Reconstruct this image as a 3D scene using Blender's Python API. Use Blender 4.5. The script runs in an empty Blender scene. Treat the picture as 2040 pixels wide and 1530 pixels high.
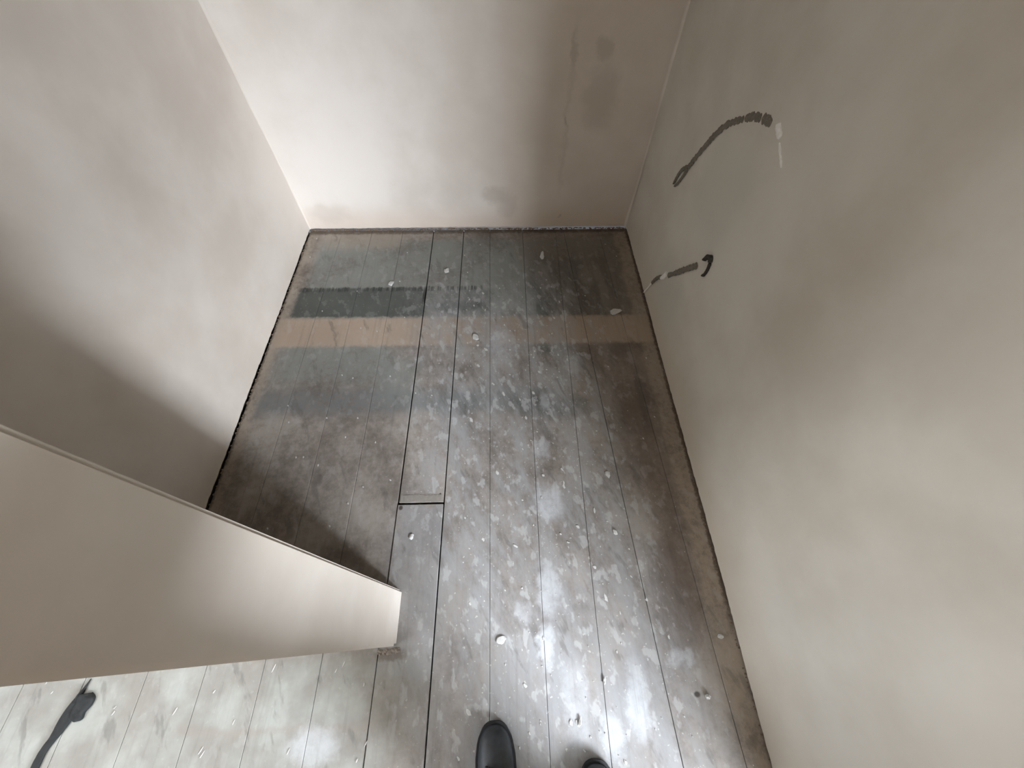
import bpy, bmesh, math, random
from mathutils import Vector, Matrix, noise
S = bpy.context.scene
COL = S.collection
random.seed(7)

# ------------------------------------------------------------------ camera
W, H = 2040, 1530
F = 801.47
cam_d = bpy.data.cameras.new('camera')
cam_d.sensor_fit = 'HORIZONTAL'; cam_d.sensor_width = 36.0; cam_d.lens = F*36.0/W
cam_d.clip_start = 0.02; cam_d.clip_end = 50
cam = bpy.data.objects.new('camera', cam_d); COL.objects.link(cam)
# vanishing points of the photograph: straight down and straight ahead along the boards
dn = Vector((1011-1020, 1264-765, F)).normalized()
fw = Vector((981-1020, -523-765, F)).normalized()
rt = dn.cross(fw).normalized()
if rt.x < 0: rt = -rt
Rw = Matrix((rt, fw, -dn))                       # camera (x right, y down, z ahead) to world
cx, cy, cz = Rw @ Vector((1,0,0)), Rw @ Vector((0,-1,0)), Rw @ Vector((0,0,-1))
M4 = Matrix(((cx.x,cy.x,cz.x,0),(cx.y,cy.y,cz.y,0),(cx.z,cy.z,cz.z,1.5),(0,0,0,1)))
cam.matrix_world = M4
S.camera = cam

# ------------------------------------------------------------------ view, world, daylight
S.view_settings.view_transform = 'Standard'
S.view_settings.look = 'None'
S.view_settings.gamma = 1.0
S.view_settings.use_curve_mapping = False
S.view_settings.exposure = 1.3
w = bpy.data.worlds.new('sky'); S.world = w; w.use_nodes = True
w.node_tree.nodes['Background'].inputs[0].default_value = (0.62, 0.75, 0.95, 1)
w.node_tree.nodes['Background'].inputs[1].default_value = 1.0

def area(name, loc, rot, sx, sy, power, col):
    l = bpy.data.lights.new(name, 'AREA'); l.shape = 'RECTANGLE'; l.size = sx; l.size_y = sy
    l.energy = power; l.color = col
    o = bpy.data.objects.new(name, l); COL.objects.link(o)
    o.location = loc; o.rotation_euler = rot
    return o
R90 = math.pi/2
# daylight entering the front window and an added left window of the near room
area('daylight_front', (1.77, -1.73, 1.45), (R90, 0, 0), 1.66, 1.4, 30, (0.80, 0.91, 1.0))
# bright low daylight from outdoors, reaching deep through the same window
area('daylight_outdoors', (5.1, -5.9, 3.35), (math.radians(83), 0, math.radians(35)), 8.0, 2.2, 3450, (0.86, 0.915, 1.0))
area('fill_left', (-2.63, -1.0, 1.5), (0, -R90, 0), 1.1, 0.8, 18, (0.90, 0.945, 1.0))  # fill from the added left window, lifts right wall and near floor

# ------------------------------------------------------------------ helpers
def lin(c):
    return tuple((v/255/12.92 if v/255 <= .04045 else ((v/255+.055)/1.055)**2.4) for v in c)

class NT:
    """small expression builder for procedural materials"""
    def __init__(s, name):
        s.m = bpy.data.materials.new(name); s.m.use_nodes = True
        s.t = s.m.node_tree; s.b = s.t.nodes['Principled BSDF']
        tc = s.t.nodes.new('ShaderNodeTexCoord'); s.P = tc.outputs['Object']
    def link(s, a, inp):
        if isinstance(a, (int, float)): inp.default_value = a
        elif isinstance(a, tuple): inp.default_value = a if len(a) == len(inp.default_value) else tuple(a)+(1,)
        else: s.t.links.new(a, inp)
    def math(s, op, *a, clamp=False):
        n = s.t.nodes.new('ShaderNodeMath'); n.operation = op; n.use_clamp = clamp
        for i, v in enumerate(a): s.link(v, n.inputs[i])
        return n.outputs[0]
    def mul(s, a, b): return s.math('MULTIPLY', a, b)
    def add(s, a, b): return s.math('ADD', a, b)
    def sub(s, a, b): return s.math('SUBTRACT', a, b)
    def mx(s, a, b): return s.math('MAXIMUM', a, b)
    def sep(s, v):
        n = s.t.nodes.new('ShaderNodeSeparateXYZ'); s.link(v, n.inputs[0]); return n.outputs
    def comb(s, x, y, z=0.0):
        n = s.t.nodes.new('ShaderNodeCombineXYZ')
        for i, v in enumerate((x, y, z)): s.link(v, n.inputs[i])
        return n.outputs[0]
    def mapv(s, v, scale=(1,1,1), rot=0.0, loc=(0,0,0)):
        n = s.t.nodes.new('ShaderNodeMapping'); s.link(v, n.inputs[0])
        n.inputs['Scale'].default_value = scale; n.inputs['Rotation'].default_value = (0,0,rot); n.inputs['Location'].default_value = loc
        return n.outputs[0]
    def noise(s, v, scale, detail=4, rough=.55, color=False):
        n = s.t.nodes.new('ShaderNodeTexNoise'); s.link(v, n.inputs['Vector'])
        n.inputs['Scale'].default_value = scale; n.inputs['Detail'].default_value = detail; n.inputs['Roughness'].default_value = rough
        return n.outputs['Color'] if color else n.outputs['Fac']
    def ramp(s, f, lo, hi):                      # smooth 0..1 between lo and hi
        n = s.t.nodes.new('ShaderNodeMapRange'); n.interpolation_type = 'SMOOTHSTEP'
        s.link(f, n.inputs[0]); n.inputs[1].default_value = lo; n.inputs[2].default_value = hi
        n.inputs[3].default_value = 0; n.inputs[4].default_value = 1
        return n.outputs[0]
    def jit(s, v, scale, amp):                   # ragged coordinates
        c = s.noise(v, scale, 5, .65, True)
        n = s.t.nodes.new('ShaderNodeVectorMath'); n.operation = 'MULTIPLY_ADD'
        s.link(c, n.inputs[0]); n.inputs[1].default_value = (amp,)*3; s.link(v, n.inputs[2])
        m = s.t.nodes.new('ShaderNodeVectorMath'); m.operation = 'SUBTRACT'
        s.link(n.outputs[0], m.inputs[0]); m.inputs[1].default_value = (amp/2,)*3
        return m.outputs[0]
    def band(s, x, a, b, soft):
        return s.mul(s.ramp(x, a-soft, a+soft), s.sub(1.0, s.ramp(x, b-soft, b+soft)))
    def box(s, xy, x0, x1, y0, y1, sx=.02, sy=.02):
        return s.mul(s.band(xy[0], x0, x1, sx), s.band(xy[1], y0, y1, sy))
    def ell(s, xy, x, y, rx, ry, soft=.3):
        dx = s.math('MULTIPLY', s.sub(xy[0], x), 1/rx); dy = s.math('MULTIPLY', s.sub(xy[1], y), 1/ry)
        d = s.math('SQRT', s.add(s.mul(dx, dx), s.mul(dy, dy)))
        return s.sub(1.0, s.ramp(d, 1-soft, 1+soft))
    def mix(s, f, a, b):
        n = s.t.nodes.new('ShaderNodeMix'); n.data_type = 'RGBA'
        s.link(f, n.inputs[0]); s.link(a, n.inputs[6]); s.link(b, n.inputs[7])
        return n.outputs[2]
    def bump(s, h, strength, dist=.002):
        n = s.t.nodes.new('ShaderNodeBump'); s.link(h, n.inputs['Height'])
        n.inputs['Strength'].default_value = strength; n.inputs['Distance'].default_value = dist
        s.t.links.new(n.outputs[0], s.b.inputs['Normal'])
    def done(s, col, rough=.7, spec=.5):
        s.link(col, s.b.inputs['Base Color']); s.link(rough, s.b.inputs['Roughness'])
        s.b.inputs['Specular IOR Level'].default_value = spec
        return s.m

def plain(name, rgb, rough=.6, nscale=60, var=.12, spec=.5, bump=.3):
    t = NT(name); c = lin(rgb)
    n = t.noise(t.P, nscale, 4)
    col = t.mix(n, tuple(v*(1-var*2) for v in c)+(1,), tuple(min(1, v*(1+var*2)) for v in c)+(1,))
    t.bump(n, bump, .0015)
    return t.done(col, rough, spec)

# ------------------------------------------------------------------ plaster
def plaster(name, tint=(216, 208, 199), tones=None):
    t = NT(name)
    c = lin(tint)
    big = t.noise(t.P, 1.3, 3, .5); mid = t.noise(t.P, 5, 4, .6); fine = t.noise(t.P, 160, 3, .6)
    a = tuple(v*k for v, k in zip(c, (.90, .885, .865)))+(1,)
    b = tuple(v*k for v, k in zip(c, (1.06, 1.07, 1.08)))+(1,)
    col = t.mix(t.ramp(t.add(t.mul(big, .65), t.mul(mid, .35)), .35, .65), a, b)
    if tones: col = tones(t, col, c)
    tro = t.noise(t.mapv(t.P, (1, 1, .35)), 9, 3, .5)
    t.bump(t.add(t.mul(tro, 1.0), t.mul(fine, .05)), .35, .004)
    return t.done(col, .62, .35)

def back_stains_shade(t, col, c):
    x, y, z = t.sep(t.P)
    J = t.sep(t.jit(t.P, 14, .10)); q = (J[0], J[2])
    x, z = t.sep(t.jit(t.P, 3, .08))[0], t.sep(t.P)[2]
    xz = (x, z)
    pink = tuple(v*k for v, k in zip(c, (.86, .76, .68)))+(1,)
    grey = tuple(v*k for v, k in zip(c, (.66, .64, .60)))+(1,)
    # damper, browner plaster at the foot of the wall
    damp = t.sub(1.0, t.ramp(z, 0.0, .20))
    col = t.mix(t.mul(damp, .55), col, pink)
    col = t.mix(t.mul(t.box(xz, .02, 1.0, -1, 3, .05, .1), .28), col, pink)  # right half browner: shade past the light edge put into the colour
    for cx_, cz_, rx, rz, k in ((-.03, .2, .06, .05, .5), (.04, .14, .05, .07, .35), (.45, .66, .07, .13, .5), (.43, .84, .035, .03, .6),
                                (.31, .84, .015, .05, .6), (.31, .57, .008, .02, .8), (.326, .075, .010, .008, .9),
                                (.20, .62, .10, .28, .12), (-.95, .10, .11, .06, .35)):
        col = t.mix(t.mul(t.ell(q, cx_, cz_, rx, rz, .45), k), col, grey)
    col = t.mix(t.mul(t.box((q[0], z), .302, .322, .25, .9, .012, .1), .35), col, grey)
    return col

def right_stains(t, col, c):
    y, z = t.sep(t.jit(t.P, 6, .06))[1:3]
    q = (y, z)
    grey = tuple(v*k for v, k in zip(c, (.86, .89, .90)))+(1,)
    pink = tuple(v*k for v, k in zip(c, (.88, .80, .72)))+(1,)
    damp = t.sub(1.0, t.ramp(z, 0.0, .30))
    col = t.mix(t.mul(damp, .35), col, pink)
    # smoother skim patches under the cables
    col = t.mix(t.mul(t.box(q, 1.06, 1.40, .55, .85, .07, .08), .6), col, grey)
    col = t.mix(t.mul(t.box(q, 1.10, 1.42, .10, .33, .07, .06), .7), col, grey)
    return col

M_wall = plaster('bare_plaster', (213, 204, 194))
M_back = plaster('bare_plaster_back', tones=back_stains_shade)
M_right = plaster('bare_plaster_right', (214, 208, 196), tones=right_stains)
M_part = plaster('bare_plaster_partition', (212, 204, 194))

# ------------------------------------------------------------------ floor boards
def floor_mat():
    t = NT('worn_painted_boards')
    P = t.P
    J = t.sep(t.jit(P, 16, .07)); J2 = t.sep(t.jit(P, 45, .035))
    Js = t.sep(t.jit(t.mapv(P, (1, .35, 1)), 9, .30))      # long drags
    x, y, _ = t.sep(P)
    g = lambda r: tuple(min(.86, v*1.02) for v in lin(r))+(1,)
    grain = t.noise(t.mapv(P, (1, .05, 1)), 55, 5, .65)
    cloud = t.noise(P, 4.5, 5, .6)
    speck = t.noise(P, 38, 5, .7)
    col = t.mix(t.ramp(t.add(t.mul(cloud, .7), t.mul(speck, .3)), .36, .64), g((106, 97, 89)), g((154, 146, 138)))
    # tone of each board
    wn = t.t.nodes.new('ShaderNodeTexWhiteNoise'); wn.noise_dimensions = '1D'
    t.link(t.math('FLOOR', t.math('MULTIPLY', t.add(x, 1.09+.0), 1/.1718)), wn.inputs['W'])
    col = t.mix(t.mul(wn.outputs['Value'], .16), col, g((92, 86, 80)))
    # old slate-grey paint
    slate = g((118, 122, 118)); dark = g((68, 74, 72)); blue = g((92, 99, 101))
    patch = t.ramp(t.add(t.mul(speck, .6), t.mul(cloud, .4)), .36, .56)
    j = (J[0], J[1]); j2 = (J2[0], J2[1])
    m = t.box(j, -1.00, .64, 1.32, 1.90, .03, .03)
    col = t.mix(t.mul(m, t.add(.25, t.mul(patch, .60))), col, slate)
    m = t.box(j, .15, .60, 1.22, 1.75, .06, .10)
    col = t.mix(t.mul(t.mul(m, t.ramp(t.noise(t.mapv(P, (1,.25,1)), 14, 4), .38, .6)), .8), col, dark)
    m = t.box(j, -1.02, -.50, .95, 1.17, .06, .06)
    col = t.mix(t.mul(m, t.add(.2, t.mul(patch, .6))), col, slate)
    m = t.box(j, -1.06, .22, .80, .92, .05, .035)
    col = t.mix(t.mul(t.mul(m, t.add(.15, t.mul(patch, .85))), .7), col, blue)
    m = t.box(j, -.55, -.38, .86, 1.08, .05, .06)
    col = t.mix(t.mul(m, .6), col, slate)
    for a in ((.23, 1.14, .09, .045), (.54, 1.12, .05, .06), (.60, .85, .02, .16), (-.2, .83, .09, .05), (.2, .82, .16, .06), (.42, 1.45, .05, .1), (.22, 1.5, .05, .1), (-.16, 1.40, .09, .03), (-.29, 1.39, .05, .03)):
        col = t.mix(t.mul(t.ell(j, *a, .5), .6), col, dark)
    # brown right side of the boards, partly wall shade put into the colour
    m = t.mul(t.ramp(t.add(J[0], t.mul(J[1], .32)), .60, .74), t.band(y, -.6, 1.95, .2))
    col = t.mix(t.mul(m, t.add(.1, t.mul(cloud, .75))), col, g((104, 88, 74)))
    m = t.ell(j, .56, .12, .07, .16, .5)
    col = t.mix(t.mul(m, .6), col, g((88, 72, 60)))
    # tan strip where a batten lay
    m = t.box(j2, -1.08, .72, 1.155, 1.325, .03, .012)
    fade = t.sub(1.0, t.mul(t.band(x, -.38, .25, .1), .35))
    col = t.mix(t.mul(t.mul(m, fade), .85), col, g((164, 146, 129)))
    # the cleaned dark strip behind it
    m = t.box(j2, -1.03, -.385, 1.335, 1.53, .012, .008)
    col = t.mix(t.mul(m, .93), col, t.mix(cloud, g((48, 54, 52)), g((88, 90, 84))))
    m = t.box(j2, -1.03, -.10, 1.505, 1.535, .012, .006)
    tick = t.ramp(t.noise(t.mapv(P, (1, .02, 1)), 90, 2), .42, .52)
    col = t.mix(t.mul(t.mul(m, tick), .75), col, g((38, 42, 41)))
    m = t.mul(t.box(j2, -.385, -.02, 1.34, 1.51, .03, .02), patch)
    col = t.mix(t.mul(m, .55), col, dark)
    # pale unpainted margins
    m = t.mx(t.sub(1.0, t.ramp(J[0], -1.07, -1.02)), t.ramp(J[0], .63, .67))
    m = t.mul(m, t.ramp(y, -.6, -.3))
    col = t.mix(t.mul(m, t.add(.2, t.mul(patch, .5))), col, g((154, 141, 125)))
    m = t.box(j, -1.0, -.55, 1.83, 2.1, .05, .04)
    col = t.mix(t.mul(m, .6), col, g((150, 140, 128)))
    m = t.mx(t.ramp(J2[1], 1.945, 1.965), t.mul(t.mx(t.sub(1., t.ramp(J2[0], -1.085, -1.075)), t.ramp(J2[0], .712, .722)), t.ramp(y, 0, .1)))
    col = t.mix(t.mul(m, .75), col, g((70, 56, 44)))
    # plaster dust trodden down the middle, with part of the light pool painted in
    way = t.mul(t.band(t.add(Js[0], t.mul(Js[1], .25)), -.28, .54, .16), t.sub(1.0, t.ramp(J[1], 1.25, 1.85)))
    st = t.noise(t.mapv(t.mapv(P, (1, 1, 1), -.42), (1, .22, 1)), 26, 5, .7)
    st2 = t.noise(t.mapv(t.mapv(P, (1, 1, 1), .10), (1, .3, 1)), 9, 5, .65)
    dust = t.ramp(t.add(t.mul(st, .5), t.mul(st2, .5)), .36, .68)
    dcol = g((150, 150, 150))
    col = t.mix(t.mul(t.mul(way, dust), .95), col, dcol)
    near = t.sub(1.0, t.ramp(J[1], -.25, .55))
    col = t.mix(t.mul(t.mul(way, near), t.add(.1, t.mul(st2, .5))), col, g((144, 146, 149)))
    col = t.mix(t.mul(t.mul(t.box(j, -.40, -.22, -.1, .41, .03, .01), .4), 1.0), col, g((140, 141, 143)))
    # thick dust in front of the partition
    m = t.mul(t.sub(1.0, t.ramp(J[1], -.08, .02)), t.sub(1.0, t.ramp(J[0], -.5, -.15)))
    dm = t.mix(t.ramp(t.noise(P, 7, 4), .35, .7), g((134, 132, 126)), g((158, 161, 156)))
    col = t.mix(t.mul(m, .9), col, dm)
    m = t.box(j, -.95, -.38, -.222, -.205, .02, .008)
    col = t.mix(t.mul(m, .45), col, g((140, 132, 124)))
    # fine specks of paint
    sp = t.ramp(t.noise(P, 85, 3, .5), .665, .70)
    spm = t.mul(sp, t.add(.10, t.mul(way, .40)))
    col = t.mix(spm, col, g((205, 203, 198)))
    bl = t.ramp(t.noise(t.mapv(t.mapv(P, (1, 1, 1), -.2), (1, .6, 1)), 26, 3, .55), .56, .64)
    col = t.mix(t.mul(bl, t.add(.12, t.mul(way, .42))), col, g((178, 178, 177)))
    dk = t.ramp(t.noise(t.mapv(t.mapv(P, (1, 1, 1), -.42), (1, .3, 1)), 19, 4, .6), .58, .68)
    col = t.mix(t.mul(dk, .40), col, g((84, 80, 76)))
    # large spills of filler
    jj = t.sep(t.jit(t.jit(P, 9, .06), 30, .05))
    white = g((180, 182, 185))
    for a in ((.165, .414, .050, .062, .8), (.139, .13, .036, .075, .85), (.124, -.031, .026, .05, 1.0), (.382, -.169, .035, .085, .9), (.516, -.080, .022, .022, .55),
              (.556, -.077, .022, .022, .6), (.315, 1.035, .035, .06, .45), (.05, .06, .03, .03, .5), (.20, -.18, .04, .10, .5), (.30, -.25, .03, .05, .8),
              (.15, .62, .03, .04, .6), (.0, 1.15, .06, .10, .4), (.17, .85, .02, .04, .5), (-.55, -.25, .07, .04, .7)):
        col = t.mix(t.mul(t.mul(t.ell(jj, *a[:4], .45), t.add(.65, t.mul(patch, .35))), a[4]), col, white)
    # nail holes, a slot and a rubbed corner
    for a in ((-.385, .438, .004, .008), (-.255, .438, .004, .008), (-.243, .452, .004, .006), (-.384, .405, .007, .008), (-.392, 1.475, .009, .055),
              (.562, -.166, .009, .007)):
        col = t.mix(t.mul(t.ell((x, y), *a, .4), .85), col, g((40, 34, 30)))
    col = t.mix(t.mul(t.ell(j2, -.36, -.045, .045, .016, .4), .7), col, g((100, 90, 82)))
    col = t.mix(t.mul(t.ramp(grain, .5, .75), .18), col, g((70, 62, 55)))
    t.bump(t.add(t.mul(grain, .5), t.mul(dust, .4)), .35, .002)
    rough = t.sub(.62, t.mul(t.ramp(cloud, .3, .7), .10))
    return t.done(col, rough, .36)
M_floor = floor_mat()
M_void = plain('under_floor_dark', (34, 27, 22), .9)

# ------------------------------------------------------------------ mesh helpers
def add_box(bm, x0, x1, y0, y1, z0, z1, bev=0.0):
    r = bmesh.ops.create_cube(bm, size=1.0)
    vs = r['verts']
    for v in vs:
        v.co = Vector(((x0+x1)/2+v.co.x*(x1-x0), (y0+y1)/2+v.co.y*(y1-y0), (z0+z1)/2+v.co.z*(z1-z0)))
    if bev:
        es = list({e for v in vs for e in v.link_edges})
        bmesh.ops.bevel(bm, geom=es, offset=bev, segments=2, affect='EDGES', profile=.5)
def obj(name, bm, mat, parent=None, smooth=False):
    me = bpy.data.meshes.new(name); bmesh.ops.recalc_face_normals(bm, faces=bm.faces[:]); bm.to_mesh(me); bm.free()
    if smooth:
        for p in me.polygons: p.use_smooth = True
    me.materials.append(mat)
    o = bpy.data.objects.new(name, me); COL.objects.link(o)
    if parent: o.parent = parent
    return o
def struct(name, bm, mat, parent=None, smooth=False):
    o = obj(name, bm, mat, parent, smooth)
    if not parent: o['kind'] = 'structure'
    return o
def tag(o, label, cat, group=None, kind=None):
    o['label'] = label; o['category'] = cat
    if group: o['group'] = group
    if kind: o['kind'] = kind
    return o
def empty(name, loc=(0,0,0)):
    o = bpy.data.objects.new(name, None); COL.objects.link(o); o.location = loc; return o

XL, XR, YB, YN, ZC = -1.09, .727, 2.0, -1.7, 2.55     # alcove walls, near wall, ceiling
PX, PY0, PY1 = -.348, -.022, .135                      # partition end
XLL, XRR, YE = -2.6, 3.0, -.50                         # near room

# floor boards with real gaps
bm = bmesh.new()
edges = [(-2.6,-2.6),(-2.46,-2.46),(-2.29,-2.29),(-2.12,-2.12),(-1.95,-1.95),(-1.78,-1.78),(-1.61,-1.61),(-1.44,-1.44),(-1.265,-1.265),(-1.087,-1.087),(-.915,-.905),(-.742,-.735),(-.571,-.560),(-.4,-.384),(-.232,-.211),(-.056,-.062),(.114,.125),(.286,.315),(.466,.36),(.645,.56),(.82,.73),(.99,.99),(1.16,1.16),(1.33,1.33),(1.5,1.5),(1.67,1.67),(1.84,1.84),(2.01,2.01),(2.18,2.18),(2.35,2.35),(2.52,2.52),(2.69,2.69),(2.86,2.86),(3.0,3.0)]
def board(a, b, y0, y1, ga, gb, z=0.0):
    xs = lambda e, y: e[0] + (e[1]-e[0])*(y+.05)/2.05
    r = bmesh.ops.create_cube(bm, size=1.0)['verts']
    for v in r:
        y = y0 if v.co.y < 0 else y1
        x = xs(a, y)+ga if v.co.x < 0 else xs(b, y)-gb
        v.co = Vector((x, y, z if v.co.z > 0 else -.022))
    es = list({e for v in r for e in v.link_edges})
    bmesh.ops.bevel(bm, geom=es, offset=.0012, segments=1, affect='EDGES')
for i in range(len(edges)-1):
    a, b = edges[i], edges[i+1]
    gl = .0020 if i in (13, 14) else .0005 if i not in (18,) else .0008
    gr = .0020 if i in (12, 13) else .0005 if i not in (17,) else .0008
    def z_(): return random.uniform(-.0012, 0.0)
    if a[0] > .75:                      # right of the alcove wall only the near room
        board(a, b, YN, YE+.02, gl, gr, z_()); continue
    if a[0] < -1.09:
        board(a, b, YN, -.03, gl, gr, z_()); continue
    if i == 13:
        board(a, b, YN, .416, .0008, .0022, .0012)
        board(a, b, .424, 1.985, .0030, .0020, -.001)
    else:
        board(a, b, YN, -.7 - .2*(i % 3), gl, gr, z_())
        if i == 12: board(a, b, -.7-.2*(i % 3)+.002, 1.985, gl, .0022, -.002)
        else: board(a, b, -.7-.2*(i % 3)+.002, 1.985, gl, gr, z_())
fl = struct('floor', bm, M_floor)
bm = bmesh.new(); add_box(bm, XLL, XRR, YN, YB, -.06, -.024)
sub = obj('subfloor', bm, M_void, fl)

# small filler strip across the board joint
bm = bmesh.new()
n = 24
for k in range(n):
    x0 = -.389+k*(.151/n); h = -.0004+random.random()*.0009
    add_box(bm, x0, x0+.151/n+.001, .424+random.uniform(0, .003), .452+random.uniform(-.004, .004), -.002, h)
M_joint = plain('old_filler', (132, 126, 118), .8, 90)
obj('joint_filler', bm, M_joint, fl)

# walls ------------------------------------------------------------
def sheet(bm, o, u, v, nu, nv, amp, nrm, ragged=True, seed=0):
    """plaster face as a gently uneven grid; the bottom edge is ragged"""
    nrm = Vector(nrm); o = Vector(o); u = Vector(u); v = Vector(v)
    g = []
    for j in range(nv+1):
        row = []
        for i in range(nu+1):
            p = o + u*(i/nu) + v*(j/nv)
            d = amp*(noise.noise(p*1.6+Vector((seed, 0, 0)))+.4*noise.noise(p*5))
            if ragged and j == 0: p = p + Vector((0,0, .004*abs(noise.noise(p*60)) + .003*random.random()))
            row.append(bm.verts.new(p + nrm*d))
        g.append(row)
    for j in range(nv):
        for i in range(nu):
            bm.faces.new((g[j][i], g[j][i+1], g[j+1][i+1], g[j+1][i]))
# back wall with soft chamfered plaster corners
bm = bmesh.new()
add_box(bm, XL-.2, XR+.2, YB+.012, YB+.2, -.03, ZC)
sheet(bm, (XL-.0, YB, .004), (XR-XL, 0, 0), (0, 0, ZC), 220, 60, .004, (0,-1,0))
struct('wall_back', bm, M_back, smooth=True)
def corner(name, xa, sgn):
    bm = bmesh.new(); prev = None
    N = 60
    for k in range(N+1):
        z = .004+(ZC-.004)*k/N
        r = .013+.004*noise.noise(Vector((sgn*3, 0, z*3)))
        vs = []
        for a in range(7):
            th = a/6*R90
            # concave fillet between the side wall and the back wall
            x = xa + sgn*(r - r*math.sin(th)); y = YB - (r - r*math.cos(th))
            vs.append(bm.verts.new((x, y, z)))
        # small trowel ridge
        vs[6].co.x += 0; 
        if prev:
            for a in range(6): bm.faces.new((prev[a], prev[a+1], vs[a+1], vs[a]))
        prev = vs
    return struct(name, bm, M_wall, smooth=True)
corner('trim_1', XL-.001, 1)
corner('trim_2', XR+.001, -1)
# left wall of the alcove
bm = bmesh.new()
add_box(bm, XL-.2, XL-.012, PY1-.01, YB+.01, -.03, ZC)
sheet(bm, (XL, YB, .004), (0, PY1-YB, 0), (0, 0, ZC), 200, 60, .004, (1,0,0), seed=3)
struct('wall_left', bm, M_wall, smooth=True)
# right wall, ends behind the photographer and turns right
bm = bmesh.new()
add_box(bm, XR+.012, XRR+.2, YE, YB+.01, -.03, ZC)
sheet(bm, (XR, YE, .004), (0, YB-YE, 0), (0, 0, ZC), 240, 60, .005, (-1,0,0), seed=8)
add_box(bm, XR+.001, XR+.03, YE, YE+.012, .004, ZC)
struct('wall_right', bm, M_right)
# partition stub with a rounded plaster arris
bm = bmesh.new()
add_box(bm, XLL-.2, PX, PY0, PY1, -.02, ZC)
for e in bm.edges[:]:
    a, b = e.verts
    if abs(a.co.z-b.co.z) > 1 and abs(a.co.x-PX) < .001 and abs(b.co.x-PX) < .001: e.select = True
bmesh.ops.bevel(bm, geom=[e for e in bm.edges if e.select], offset=.007, segments=4, affect='EDGES')
struct('wall_partition', bm, M_part)
# near room behind the camera
def wall_hole(name, axis, pos, th, a0, a1, h0, h1, mat):
    """wall slab at x=pos or y=pos; hole from a0..a1 along it and h0..h1 high"""
    bm = bmesh.new()
    lo, hi = (YN-.2, YE+.01) if axis == 'x' else (XLL-.2, XRR+.2)
    def part(p0, p1, z0, z1):
        if axis == 'x': add_box(bm, pos, pos+th, p0, p1, z0, z1)
        else: add_box(bm, p0, p1, pos-th, pos, z0, z1)
    part(lo, a0, -.03, ZC); part(a1, hi, -.03, ZC); part(a0, a1, -.03, h0); part(a0, a1, h1, ZC)
    return struct(name, bm, mat)
wall_hole('wall_near_left', 'x', XLL-.2, .2, -1.4, -.6, .95, 2.05, M_wall)
wall_hole('wall_front', 'y', YN, .2, .94, 2.6, .75, 2.15, M_wall)
bm = bmesh.new(); add_box(bm, XRR, XRR+.2, YN-.2, YE+.01, -.03, ZC); struct('wall_near_right', bm, M_wall)
bm = bmesh.new(); add_box(bm, XLL-.2, XRR+.2, YN-.2, YB+.2, ZC, ZC+.1); struct('ceiling', bm, M_part)
M_frame = plain('white_window_paint', (226, 226, 220), .4)
bm = bmesh.new()
for x in (.94, 1.75, 2.56): add_box(bm, x, x+.04, -1.81, -1.76, .75, 2.15)
for z in (.75, 2.11): add_box(bm, .94, 2.6, -1.81, -1.76, z, z+.04)
struct('window_1', bm, M_frame)
bm = bmesh.new()
for y in (-1.4, -1.02, -.64): add_box(bm, -2.71, -2.66, y, y+.04, .95, 2.05)
for z in (.95, 2.01): add_box(bm, -2.71, -2.66, -1.4, -.6, z, z+.04)
struct('added_window', bm, M_frame)  # unseen window, added to go with the left fill light

# ------------------------------------------------------------------ cables on the right wall
M_cable = plain('dusty_grey_cable', (118, 111, 100), .8, 220, .35, bump=.9)
M_clip = plain('white_clip', (250, 246, 236), .6)
def wall_cable(bm, pts, rad, depth=.004, seed=0, step=.004):
    """flattened rough cable following (y, z) points on the right wall"""
    # resample by Catmull-Rom
    P = [Vector((0, p[0], p[1])) for p in pts]; P = [P[0]*2-P[1]]+P+[P[-1]*2-P[-2]]
    out = []
    for i in range(1, len(P)-2):
        m = max(2, int((P[i+1]-P[i]).length/step))
        for k in range(m):
            u = k/m; a, b, c, d = P[i-1], P[i], P[i+1], P[i+2]
            out.append(.5*((2*b)+(c-a)*u+(2*a-5*b+4*c-d)*u*u+(3*b-a-3*c+d)*u**3))
    out.append(P[-2])
    prev = None; n = len(out)
    for i, p in enumerate(out):
        t = (out[min(i+1, n-1)]-out[max(i-1, 0)]).normalized()
        s = Vector((0, -t.z, t.y))
        u = i/(n-1)
        r = (rad[0]+(rad[1]-rad[0])*u)*(1+.5*noise.noise(p*110+Vector((seed,0,0)))+.25*noise.noise(p*300))
        if i in (0, n-1): r *= .55
        ring = []
        for k in range(10):
            th = 2*math.pi*k/10
            off = s*math.cos(th)*r*(1+.12*noise.noise(Vector((k, i*.4, seed))))
            ring.append(bm.verts.new(Vector((XR-.002-depth*math.sin(th)-.001, p.y, p.z))+off))
        if prev:
            for k in range(10): bm.faces.new((prev[k], prev[(k+1)%10], ring[(k+1)%10], ring[k]))
        else: bm.faces.new(ring)
        prev = ring
    bm.faces.new(list(reversed(prev)))
K = XR/.71
def yz(y, z): return (y*K, 1.5+(z-1.5)*K)
root = empty('wall_cable', (XR, 1.33*K, .79))
tag(root, 'long curved grey cable high on the right wall, forked at its lower end', 'cable')
def child_of(o, root):
    o.parent = root; o.matrix_parent_inverse = Matrix.Translation(-Vector(root.location)); return o
bpy.context.view_layer.update()
A = [yz(1.470,.655), yz(1.431,.725), yz(1.40,.775), yz(1.375,.815), yz(1.335,.862), yz(1.29,.897), yz(1.245,.925)]
bm = bmesh.new(); wall_cable(bm, A, (.011, .009)); child_of(obj('cable_sheath', bm, M_cable), root)
bm = bmesh.new(); wall_cable(bm, [yz(1.238,.930), yz(1.20,.952), yz(1.162,.965)], (.011, .013), seed=2); child_of(obj('cable_sheath', bm, M_cable), root)
bm = bmesh.new(); wall_cable(bm, [yz(1.155,.968), yz(1.13,.975), yz(1.107,.977)], (.012, .013), seed=5); child_of(obj('cable_sheath', bm, M_cable), root)
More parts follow.
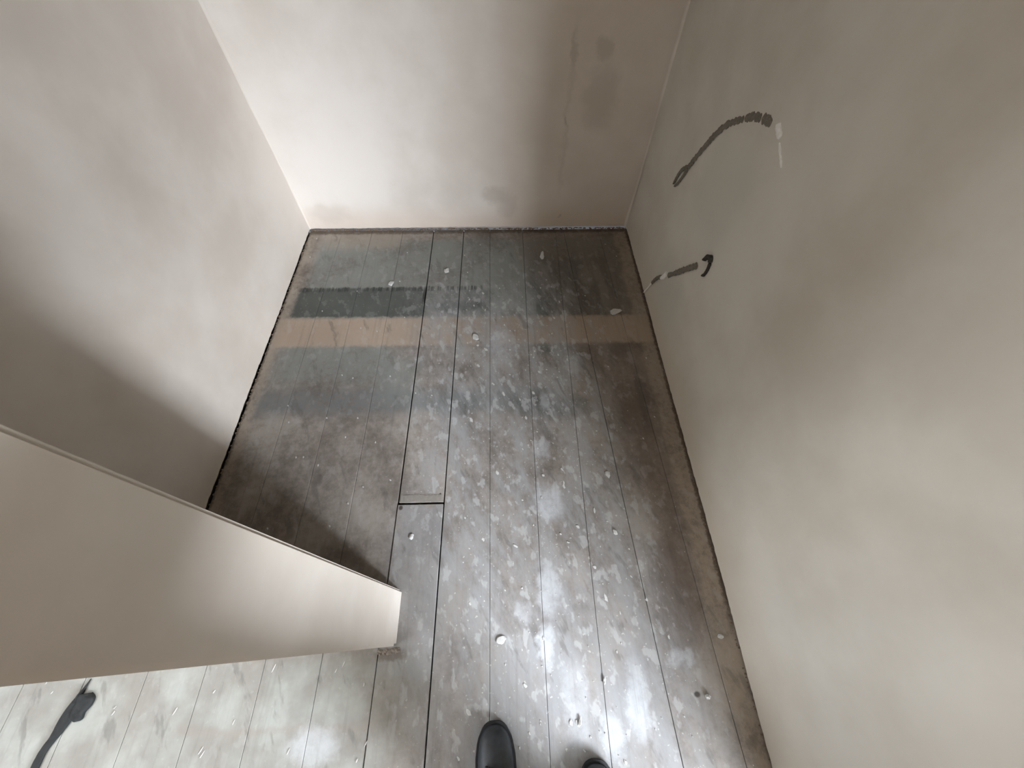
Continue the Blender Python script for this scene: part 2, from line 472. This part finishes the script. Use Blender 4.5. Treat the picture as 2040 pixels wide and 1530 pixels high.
bm = bmesh.new(); wall_cable(bm, [yz(1.472,.655), yz(1.515,.618), yz(1.535,.575), yz(1.541,.545)], (.008, .006), seed=7); child_of(obj('cable_core', bm, M_cable), root)
bm = bmesh.new(); wall_cable(bm, [yz(1.470,.652), yz(1.485,.612), yz(1.503,.575), yz(1.525,.545)], (.008, .004), seed=9); child_of(obj('cable_core', bm, M_cable), root)
bm = bmesh.new(); wall_cable(bm, [yz(1.0779,.989), yz(1.0594,.9815), yz(1.042,.9745)], (.009, .011), .006, seed=3)
o = child_of(obj('cable_clip', bm, M_clip), root); o['label'] = 'off-white clip'
bm = bmesh.new(); wall_cable(bm, [yz(1.0335,.9667), yz(1.0108,.954), yz(.995,.946), yz(.9759,.9355)], (.006, .003), .003, seed=4)
child_of(obj('plaster_drip', bm, M_clip), root)

root = empty('wall_cable', (XR, 1.25*K, .33))
tag(root, 'short straight grey cable low on the right wall with a white clip', 'cable')
bm = bmesh.new(); wall_cable(bm, [yz(1.388,.150), yz(1.360,.205), yz(1.315,.258)], (.009, .009), seed=11); child_of(obj('cable_sheath', bm, M_cable), root)
bm = bmesh.new(); wall_cable(bm, [yz(1.276,.300), yz(1.215,.375), yz(1.165,.437), yz(1.115,.497)], (.010, .012), seed=12); child_of(obj('cable_sheath', bm, M_cable), root)
bm = bmesh.new(); wall_cable(bm, [yz(1.293,.298), yz(1.305,.270), yz(1.32,.243)], (.010, .010), .008, seed=13)
o = child_of(obj('cable_clip', bm, M_clip), root); o['label'] = 'off-white clip'
bm = bmesh.new(); wall_cable(bm, [yz(1.392,.145), yz(1.405,.10), yz(1.43,.045)], (.005, .004), .003, seed=14); child_of(obj('cable_core', bm, M_clip), root)

root = empty('wall_cable', (XR, 1.05*K, .55))
tag(root, 'tiny hooked dark cable end poking out of the right wall', 'cable')
M_dk = plain('dark_cable', (52, 47, 42), .7, 200, .3)
bm = bmesh.new(); wall_cable(bm, [yz(1.090,.545), yz(1.080,.566), yz(1.062,.580), yz(1.050,.568)], (.006, .009), .009, seed=15); child_of(obj('cable_hook', bm, M_dk), root)
bm = bmesh.new(); wall_cable(bm, [yz(1.050,.566), yz(1.045,.545), yz(1.047,.52), yz(1.055,.505)], (.006, .004), .006, seed=16); child_of(obj('cable_core', bm, M_dk), root)

# ------------------------------------------------------------------ black strap on the floor by the partition
M_blk = plain('black_rubbery_fabric', (24, 27, 28), .75, 120, .25, bump=.6)
root = empty('strap', (-1.27, -.18, 0)); tag(root, 'black tapered strap with a crumpled wide end on the dusty floor', 'strap')

def ribbon(bm, L, R, th=.007, seed=0):
    """crumpled soft band between a left and a right outline on the floor"""
    prev = None; n = len(L)
    for i in range(n):
        a, b = Vector((*L[i], 0)), Vector((*R[i], 0))
        ring = []
        m = 9
        for k in range(m):
            u = k/(m-1); p = a.lerp(b, u)
            z = .0015+th*math.sin(math.pi*u)**.6*(1+.5*noise.noise(p*90+Vector((seed,0,0))))*min(1, (b-a).length/.018)
            ring.append(bm.verts.new((p.x, p.y, z)))
        for k in range(m-2, 0, -1):
            u = k/(m-1); p = a.lerp(b, u); ring.append(bm.verts.new((p.x, p.y, .0008)))
        if prev:
            N = len(ring)
            for k in range(N): bm.faces.new((prev[k], prev[(k+1)%N], ring[(k+1)%N], ring[k]))
        else: bm.faces.new(ring)
        prev = ring
    bm.faces.new(list(reversed(prev)))
def dense(P, m=5):
    out = []
    Q = [tuple(2*a-b for a, b in zip(P[0], P[1]))]+list(P)+[tuple(2*a-b for a, b in zip(P[-1], P[-2]))]
    for i in range(1, len(Q)-2):
        for k in range(m):
            u = k/m
            out.append(tuple(.5*((2*b)+(c-a)*u+(2*a-5*b+4*c-d)*u*u+(3*b-a-3*c+d)*u**3) for a, b, c, d in zip(Q[i-1], Q[i], Q[i+1], Q[i+2])))
    out.append(P[-1]); return out
Lo = [(-1.2474,-.080),(-1.265,-.1166),(-1.2741,-.133),(-1.2829,-.1528),(-1.2891,-.1764),(-1.2924,-.2076),(-1.297,-.2235),(-1.3045,-.243),(-1.3085,-.2761),(-1.312,-.34),(-1.29,-.42)]
Ro = [(-1.2447,-.080),(-1.250,-.1193),(-1.244,-.140),(-1.2458,-.1594),(-1.2510,-.1788),(-1.2635,-.2071),(-1.2716,-.2202),(-1.2814,-.2449),(-1.2832,-.2768),(-1.288,-.34),(-1.268,-.43)]
bm = bmesh.new(); ribbon(bm, dense(Lo), dense(Ro)); o = child_of(obj('band', bm, M_blk, smooth=True), root)
La = [(-1.2620,-.1185),(-1.262,-.132),(-1.264,-.150),(-1.262,-.166),(-1.252,-.176),(-1.240,-.181)]
Ra = [(-1.2240,-.1130),(-1.2100,-.124),(-1.2100,-.142),(-1.2200,-.158),(-1.2200,-.172),(-1.2260,-.178)]
bm = bmesh.new(); ribbon(bm, dense(La), dense(Ra), .012, 4); child_of(obj('crumpled_end', bm, M_blk, smooth=True), root)

# ------------------------------------------------------------------ crumbs and spots on the floor
M_chip = plain('plaster_crumb', (190, 189, 186), .75, 150)
def crumb(x, y, a, b, rot, h, seed):
    bm = bmesh.new()
    bmesh.ops.create_icosphere(bm, subdivisions=2, radius=1)
    for v in bm.verts:
        d = 1+.55*noise.noise(v.co*1.7+Vector((seed*7.3, 0, 0)))
        v.co = Vector((v.co.x*a*d, v.co.y*b*d, max(-.9, v.co.z)*h*d+h*.85))
    bmesh.ops.rotate(bm, verts=bm.verts[:], cent=(0,0,0), matrix=Matrix.Rotation(rot, 3, 'Z'))
    o = obj('plaster_crumb', bm, M_chip); o.location = (x, y, .0006); return o
CR = [(-.334,.303,.007,.010,-.5,.003,'white plaster crumb on the narrow board just below its cross joint'),
 (-.290,1.646,.013,.020,-.2,.004,'white plaster crumb on the board between the two dark gaps, near the back wall'),
 (-.570,1.555,.012,.018,-.3,.003,'pale plaster crumb just behind the dark strip across the boards'),
 (.225,1.756,.012,.030,-.1,.003,'pale elongated plaster crumb nearest the back wall'),
 (.560,1.345,.030,.016,.3,.003,'widest white plaster crumb, at the right end of the tan stripe by the right wall'),
 (.590,-.172,.008,.006,.2,.006,'round white plaster crumb beside a small dark hole, bottom right'),
 (.674,-.022,.010,.007,.1,.004,'cream plaster crumb close against the lower right wall'),
 (.396,.515,.009,.014,.2,.003,'pale plaster crumb halfway down the right side of the boards'),
 (.391,.301,.007,.010,.3,.003,'small white plaster crumb just below another on the right side of the boards'),
 (-.128,1.195,.014,.020,.4,.003,'pale plaster crumb in the middle of the floor on the tan stripe'),
 (-.020,-.014,.016,.010,.2,.002,'flat white plaster crumb in mid floor, right of the partition foot'),
 (.290,-.125,.004,.010,-.2,.003,'sliver of white plaster among the brightest dust'),
 (.205,-.220,.004,.011,-.3,.003,'thin white plaster sliver between the two shoes')]
for i, c in enumerate(CR):
    tag(crumb(*c[:6], i+1), c[6], 'plaster crumb', 'white plaster crumbs on the boards')
# countless small flecks and drips of plaster: one mesh
bm = bmesh.new()
rnd = random.Random(11)
def fleck(x, y, a, b, rot, h=.0006):
    n = 9; c, s = math.cos(rot), math.sin(rot); top = []; bot = []
    for k in range(n):
        th = 2*math.pi*k/n; r = rnd.uniform(.65, 1.2)
        px, py = a*r*math.cos(th), b*r*math.sin(th)
        X, Y = x+px*c-py*s, y+px*s+py*c
        bot.append(bm.verts.new((X, Y, .0002))); top.append(bm.verts.new((x+(X-x)*.75, y+(Y-y)*.75, .0002+h)))
    bm.faces.new(top)
    for k in range(n): bm.faces.new((bot[k], bot[(k+1)%n], top[(k+1)%n], top[k]))
for k in range(330):
    y = rnd.uniform(-.55, 1.5); cxx = .20-.25*y*.5+.08; x = rnd.gauss(.20-.10*y, .22)
    if not (-.2 < x < .68): continue
    q = rnd.random()**5; a = .0012+.005*q
    fleck(x, y, a, a*rnd.uniform(1.2, 2.4), rnd.gauss(.45, .25))
for k in range(60):
    fleck(rnd.uniform(-1.05, .7), rnd.uniform(.3, 1.95), .003, .005, rnd.random())
for k in range(42):
    x, y = rnd.uniform(-1.38, -.35), rnd.uniform(-.6, -.05)
    fleck(x, y, .0018, rnd.uniform(.005, .012), rnd.gauss(-.4, .15))
tag(obj('plaster_flecks', bm, M_chip), 'countless small pale plaster flecks spattered over the worn floorboards', 'plaster flecks', kind='stuff')
# lumpy torn plaster at the foot of the partition end
bm = bmesh.new()
for k in range(46):
    x = rnd.uniform(-.40, -.335); y = -.028-.012*rnd.random()+(x+.345)*.08
    r = bmesh.ops.create_icosphere(bm, subdivisions=1, radius=rnd.uniform(.003, .0065))
    for v in r['verts']: v.co = Vector((v.co.x*1.3+x, v.co.y+y, abs(v.co.z)*.9))
M_rub = plain('torn_plaster_rubble', (128, 118, 108), .85)
tag(obj('plaster_rubble', bm, M_rub), 'grey lump of torn plaster crumbs at the foot of the partition corner', 'rubble', kind='stuff')
# ragged debris line in the gap under the back and side walls
bm = bmesh.new()
def debris(x, y, s):
    r = bmesh.ops.create_icosphere(bm, subdivisions=1, radius=s)
    for v in r['verts']: v.co = Vector((v.co.x*1.4+x, v.co.y+y, abs(v.co.z)*.8))
for k in range(420): debris(rnd.uniform(XL+.01, XR-.01), YB-.006-.010*rnd.random(), rnd.uniform(.0025, .006))
for k in range(170): debris(XR-.003-.006*rnd.random(), rnd.uniform(-.5, YB), rnd.uniform(.0015, .0035))
for k in range(200): debris(XL+.004+.006*rnd.random(), rnd.uniform(.14, YB), rnd.uniform(.002, .0045))
M_deb = plain('brown_dirt', (120, 102, 86), .9)
tag(obj('dirt', bm, M_deb), 'brown dirt and grit packed along the foot of the alcove walls', 'dirt', kind='stuff')

# ------------------------------------------------------------------ the photographer
M_skin = plain('skin', (196, 150, 124), .5, 40, .04)
M_trou = plain('dark_work_trousers', (44, 46, 52), .85, 140, .2)
M_top = plain('dark_work_top', (60, 58, 58), .9, 120, .15)
M_shoe = plain('black_scuffed_leather', (44, 48, 52), .42, 60, .35, bump=.5)
M_sole = plain('black_rubber_sole', (22, 22, 24), .7)
M_hair = plain('dark_hair', (50, 38, 30), .6, 200, .2)
def skin(name, pts, eds, mat, parent, root=0, sub=2):
    me = bpy.data.meshes.new(name)
    me.from_pydata([p[:3] for p in pts], eds, []); me.update()
    o = bpy.data.objects.new(name, me); COL.objects.link(o)
    md = o.modifiers.new('skin', 'SKIN')
    if not me.skin_vertices: 
        with bpy.context.temp_override(object=o, active_object=o): bpy.ops.mesh.customdata_skin_add()
    for i, p in enumerate(pts):
        r = p[3]; r = r if isinstance(r, tuple) else (r, r)
        me.skin_vertices[0].data[i].radius = r
        me.skin_vertices[0].data[i].use_root = (i == root)
    sb = o.modifiers.new('subdivision', 'SUBSURF'); sb.levels = sb.render_levels = sub
    dg = bpy.context.evaluated_depsgraph_get()
    ev = bpy.data.meshes.new_from_object(o.evaluated_get(dg))
    bpy.data.objects.remove(o)
    o = bpy.data.objects.new(name, ev); COL.objects.link(o)
    ev.materials.clear(); ev.materials.append(mat)
    for p in ev.polygons: p.use_smooth = True
    if parent: o.parent = parent
    return o
FL = (-.042, -.215, .0)      # toe tip of the left shoe, turned slightly out
FR = (.240, -.305, .0)
HB = (.07, -.47)             # pelvis
# body: one continuous figure (pelvis root)
pts, eds = [], []
def V(x, y, z, r): pts.append((x, y, z, r)); return len(pts)-1
def E(*ids):
    for a, b in zip(ids, ids[1:]): eds.append((a, b))
pel = V(HB[0], HB[1], .93, (.15, .11)); wst = V(.04, -.42, 1.08, (.135, .10)); chs = V(.02, -.36, 1.27, (.155, .11)); nk0 = V(.02, -.33, 1.42, (.075, .07))
nk = V(.02, -.295, 1.49, (.055, .055)); hd0 = V(.02, -.265, 1.585, (.072, .082)); hd1 = V(.02, -.255, 1.66, (.077, .092)); hd2 = V(.02, -.265, 1.725, (.055, .065))
E(pel, wst, chs, nk0, nk, hd0, hd1, hd2)
jaw = V(.02, -.195, 1.535, .026); E(hd0, jaw)
for sx, hipx, knee, ank in ((-1, .01, (-.02, -.44, .50), (-.058, -.46, .09)), (1, .19, (.215, -.49, .50), (.222, -.53, .09))):
    hip = V(hipx, -.47, .87, .088); kn = V(*knee, .058); cf = V((knee[0]+ank[0])/2, (knee[1]+ank[1])/2-.015, .36, .056); an = V(*ank, .04)
    E(pel, hip, kn, cf, an)
arm = {}
for sx in (-1, 1):
    sh = V(.02+sx*.168, -.35, 1.38, .058); el = V(.02+sx*.20, -.33, 1.15, .042); fo = V(.0+sx*.15, -.22, 1.28, .038); wr = V(sx*.088, -.13, 1.405, .026)
    pm = V(sx*.083, -.085, 1.445, (.034, .020)); E(chs, sh, el, fo, wr, pm); arm[sx] = Vector(pts[pm][:3])
bod = skin('person', pts, eds, M_skin, None, pel)
tag(bod, 'person in dark clothes and black shoes standing on the dusty boards', 'person')
# facial features and ears
bm = bmesh.new()
def ball(bm, c, s, sub=2):
    r = bmesh.ops.create_icosphere(bm, subdivisions=sub, radius=1)
    for v in r['verts']: v.co = Vector((v.co.x*s[0]+c[0], v.co.y*s[1]+c[1], v.co.z*s[2]+c[2]))
ball(bm, (.02, -.162,1.615), (.012,.018,.022)); obj('nose', bm, M_skin, bod, True)
for ex in (-.062, .102): bm = bmesh.new(); ball(bm, (ex,-.265,1.62), (.008,.018,.030)); obj('ear', bm, M_skin, bod, True)

bm = bmesh.new(); ball(bm, (.02, -.282,1.672), (.094,.106,.096), 3)
for v in bm.verts:
    if v.co.y > -.20: v.co.z = max(v.co.z, 1.69)
obj('hair', bm, M_hair, bod, True)
for ex in (-.01, .05): bm = bmesh.new(); ball(bm, (ex,-.173,1.64), (.012,.008,.008)); obj('eye', bm, M_sole, bod, True)
# fingers around the phone
for sx in (-1, 1):
    p0 = arm[sx]
    for k in range(4):
        L = (.030, .036, .034, .026)[k]
        a = p0+Vector((sx*-.004, .012, .030-.019*k)); b = a+Vector((-sx*.006, L*.7, .004)); c = b+Vector((-sx*.018, L*.35, 0)); d = c+Vector((-sx*.018, -.004, 0))
        skin('finger', [(*a, .010), (*b, .009), (*c, .0085), (*d, .007)], [(0,1),(1,2),(2,3)], M_skin, bod, 0, 1)
    a = p0+Vector((-sx*.012, -.002, .024)); b = a+Vector((-sx*.020, .0, .016)); c = b+Vector((-sx*.018, .004, .008))
    skin('thumb', [(*a, .012), (*b, .010), (*c, .008)], [(0,1),(1,2)], M_skin, bod, 0, 1)
# clothes
skin('trousers', [(HB[0], HB[1], .96, (.162, .122)), (HB[0], HB[1], .88, (.165, .125)), (.0, -.47, .80, .105), (-.02, -.44, .50, .078), (-.050, -.445, .24, .082), (-.058, -.430, .115, .082),
     (.20, -.47, .80, .105), (.215, -.49, .50, .078), (.222, -.51, .24, .082), (.226, -.505, .115, .082)], [(0,1),(1,2),(2,3),(3,4),(4,5),(1,6),(6,7),(7,8),(8,9)], M_trou, bod, 0, 2)
skin('jacket', [(.07,-.47,.95,(.172,.13)), (.04,-.42,1.08,(.155,.118)), (.02, -.36,1.27,(.175,.128)), (.02, -.335,1.41,(.092,.082)),
     (-.148,-.35,1.38,.070), (-.18,-.33,1.15,.054), (-.15,-.22,1.28,.048), (-.100,-.165,1.37,.040),
     (.188,-.35,1.38,.070), (.22,-.33,1.15,.054), (.15,-.22,1.28,.048), (.100,-.165,1.37,.040)],
     [(0,1),(1,2),(2,3),(2,4),(4,5),(5,6),(6,7),(2,8),(8,9),(9,10),(10,11)], M_top, bod, 0, 2)
def shoe(tip, ang, label=None):
    """lofted round-toed shoe; toe tip at the given floor point"""
    secs = []   # distance back from the tip, half width, height, lift
    T = [(0,.007,.019),(.002,.016,.024),(.006,.024,.032),(.011,.030,.038),(.018,.036,.043),(.028,.0415,.047),(.04,.0455,.050),(.07,.0505,.056),(.10,.051,.064),(.13,.048,.075),(.16,.043,.092),(.19,.039,.102),(.23,.036,.105),(.265,.033,.100),(.285,.022,.085)]
    bm = bmesh.new(); prev = None
    for d, hw, h in T:
        ring = []
        for k in range(16):
            th = 2*math.pi*k/16
            cx_, sz = math.cos(th), math.sin(th)
            z = .016+(h-.016)*(abs(sz)**.75 if sz > 0 else 0)
            crease = .0016*math.sin(d*230)*(.06 < d < .12)*(sz > .3)
            ring.append(bm.verts.new((cx_*hw*(1 if sz <= 0 else 1), -d, z+crease)))
        if prev:
            for k in range(16): bm.faces.new((prev[k], prev[(k+1)%16], ring[(k+1)%16], ring[k]))
        else: bm.faces.new(ring)
        prev = ring
    bm.faces.new(list(reversed(prev)))
    M = Matrix.Translation(Vector(tip)) @ Matrix.Rotation(ang, 4, 'Z')
    bmesh.ops.transform(bm, matrix=M, verts=bm.verts[:])
    up = obj('shoe', bm, M_shoe, bod, True); sb = up.modifiers.new('subdivision', 'SUBSURF'); sb.levels = sb.render_levels = 2
    bm = bmesh.new(); top, bot = [], []
    O = [(d+.000-(.006 if i == 0 else .005 if i == 1 else .004 if i == 2 else .003 if i == 3 else 0), hw+.005) for i, (d, hw, h) in enumerate(T)]
    outl = [(hw, -d) for d, hw in O]+[(-hw, -d) for d, hw in reversed(O)]
    for z, L in ((.0015, bot), (.018, top)):
        for x, y in outl: L.append(bm.verts.new((x, y, z)))
    n = len(outl); bm.faces.new(top); bm.faces.new(list(reversed(bot)))
    for k in range(n): bm.faces.new((bot[k], bot[(k+1)%n], top[(k+1)%n], top[k]))
    bmesh.ops.transform(bm, matrix=M, verts=bm.verts[:]); obj('sole', bm, M_sole, up)
    bm = bmesh.new()
    for q in range(5):
        yq = -.085-.016*q; zq = .062+.0075*q
        for k in range(8):
            u = k/7*2-1; ball(bm, (u*.024, yq+.004*u*(1 if q % 2 else -1), zq+.006-.010*u*u), (.0045,.0035,.0035), 1)
    bmesh.ops.transform(bm, matrix=M, verts=bm.verts[:]); obj('laces', bm, M_sole, up)
shoe(FL, .05); shoe(FR, -.10)
# phone held out in front, just behind the viewpoint
bm = bmesh.new(); add_box(bm, -.066, .066, -.004, .004, -.037, .037, .003)
ph = obj('phone', bm, plain('dark_phone', (30, 30, 34), .3)); ph.location = (0, -.022, 1.512); ph.rotation_euler = (math.radians(-58), 0, 0)
tag(ph, 'dark phone held level in both hands above the boards', 'phone')
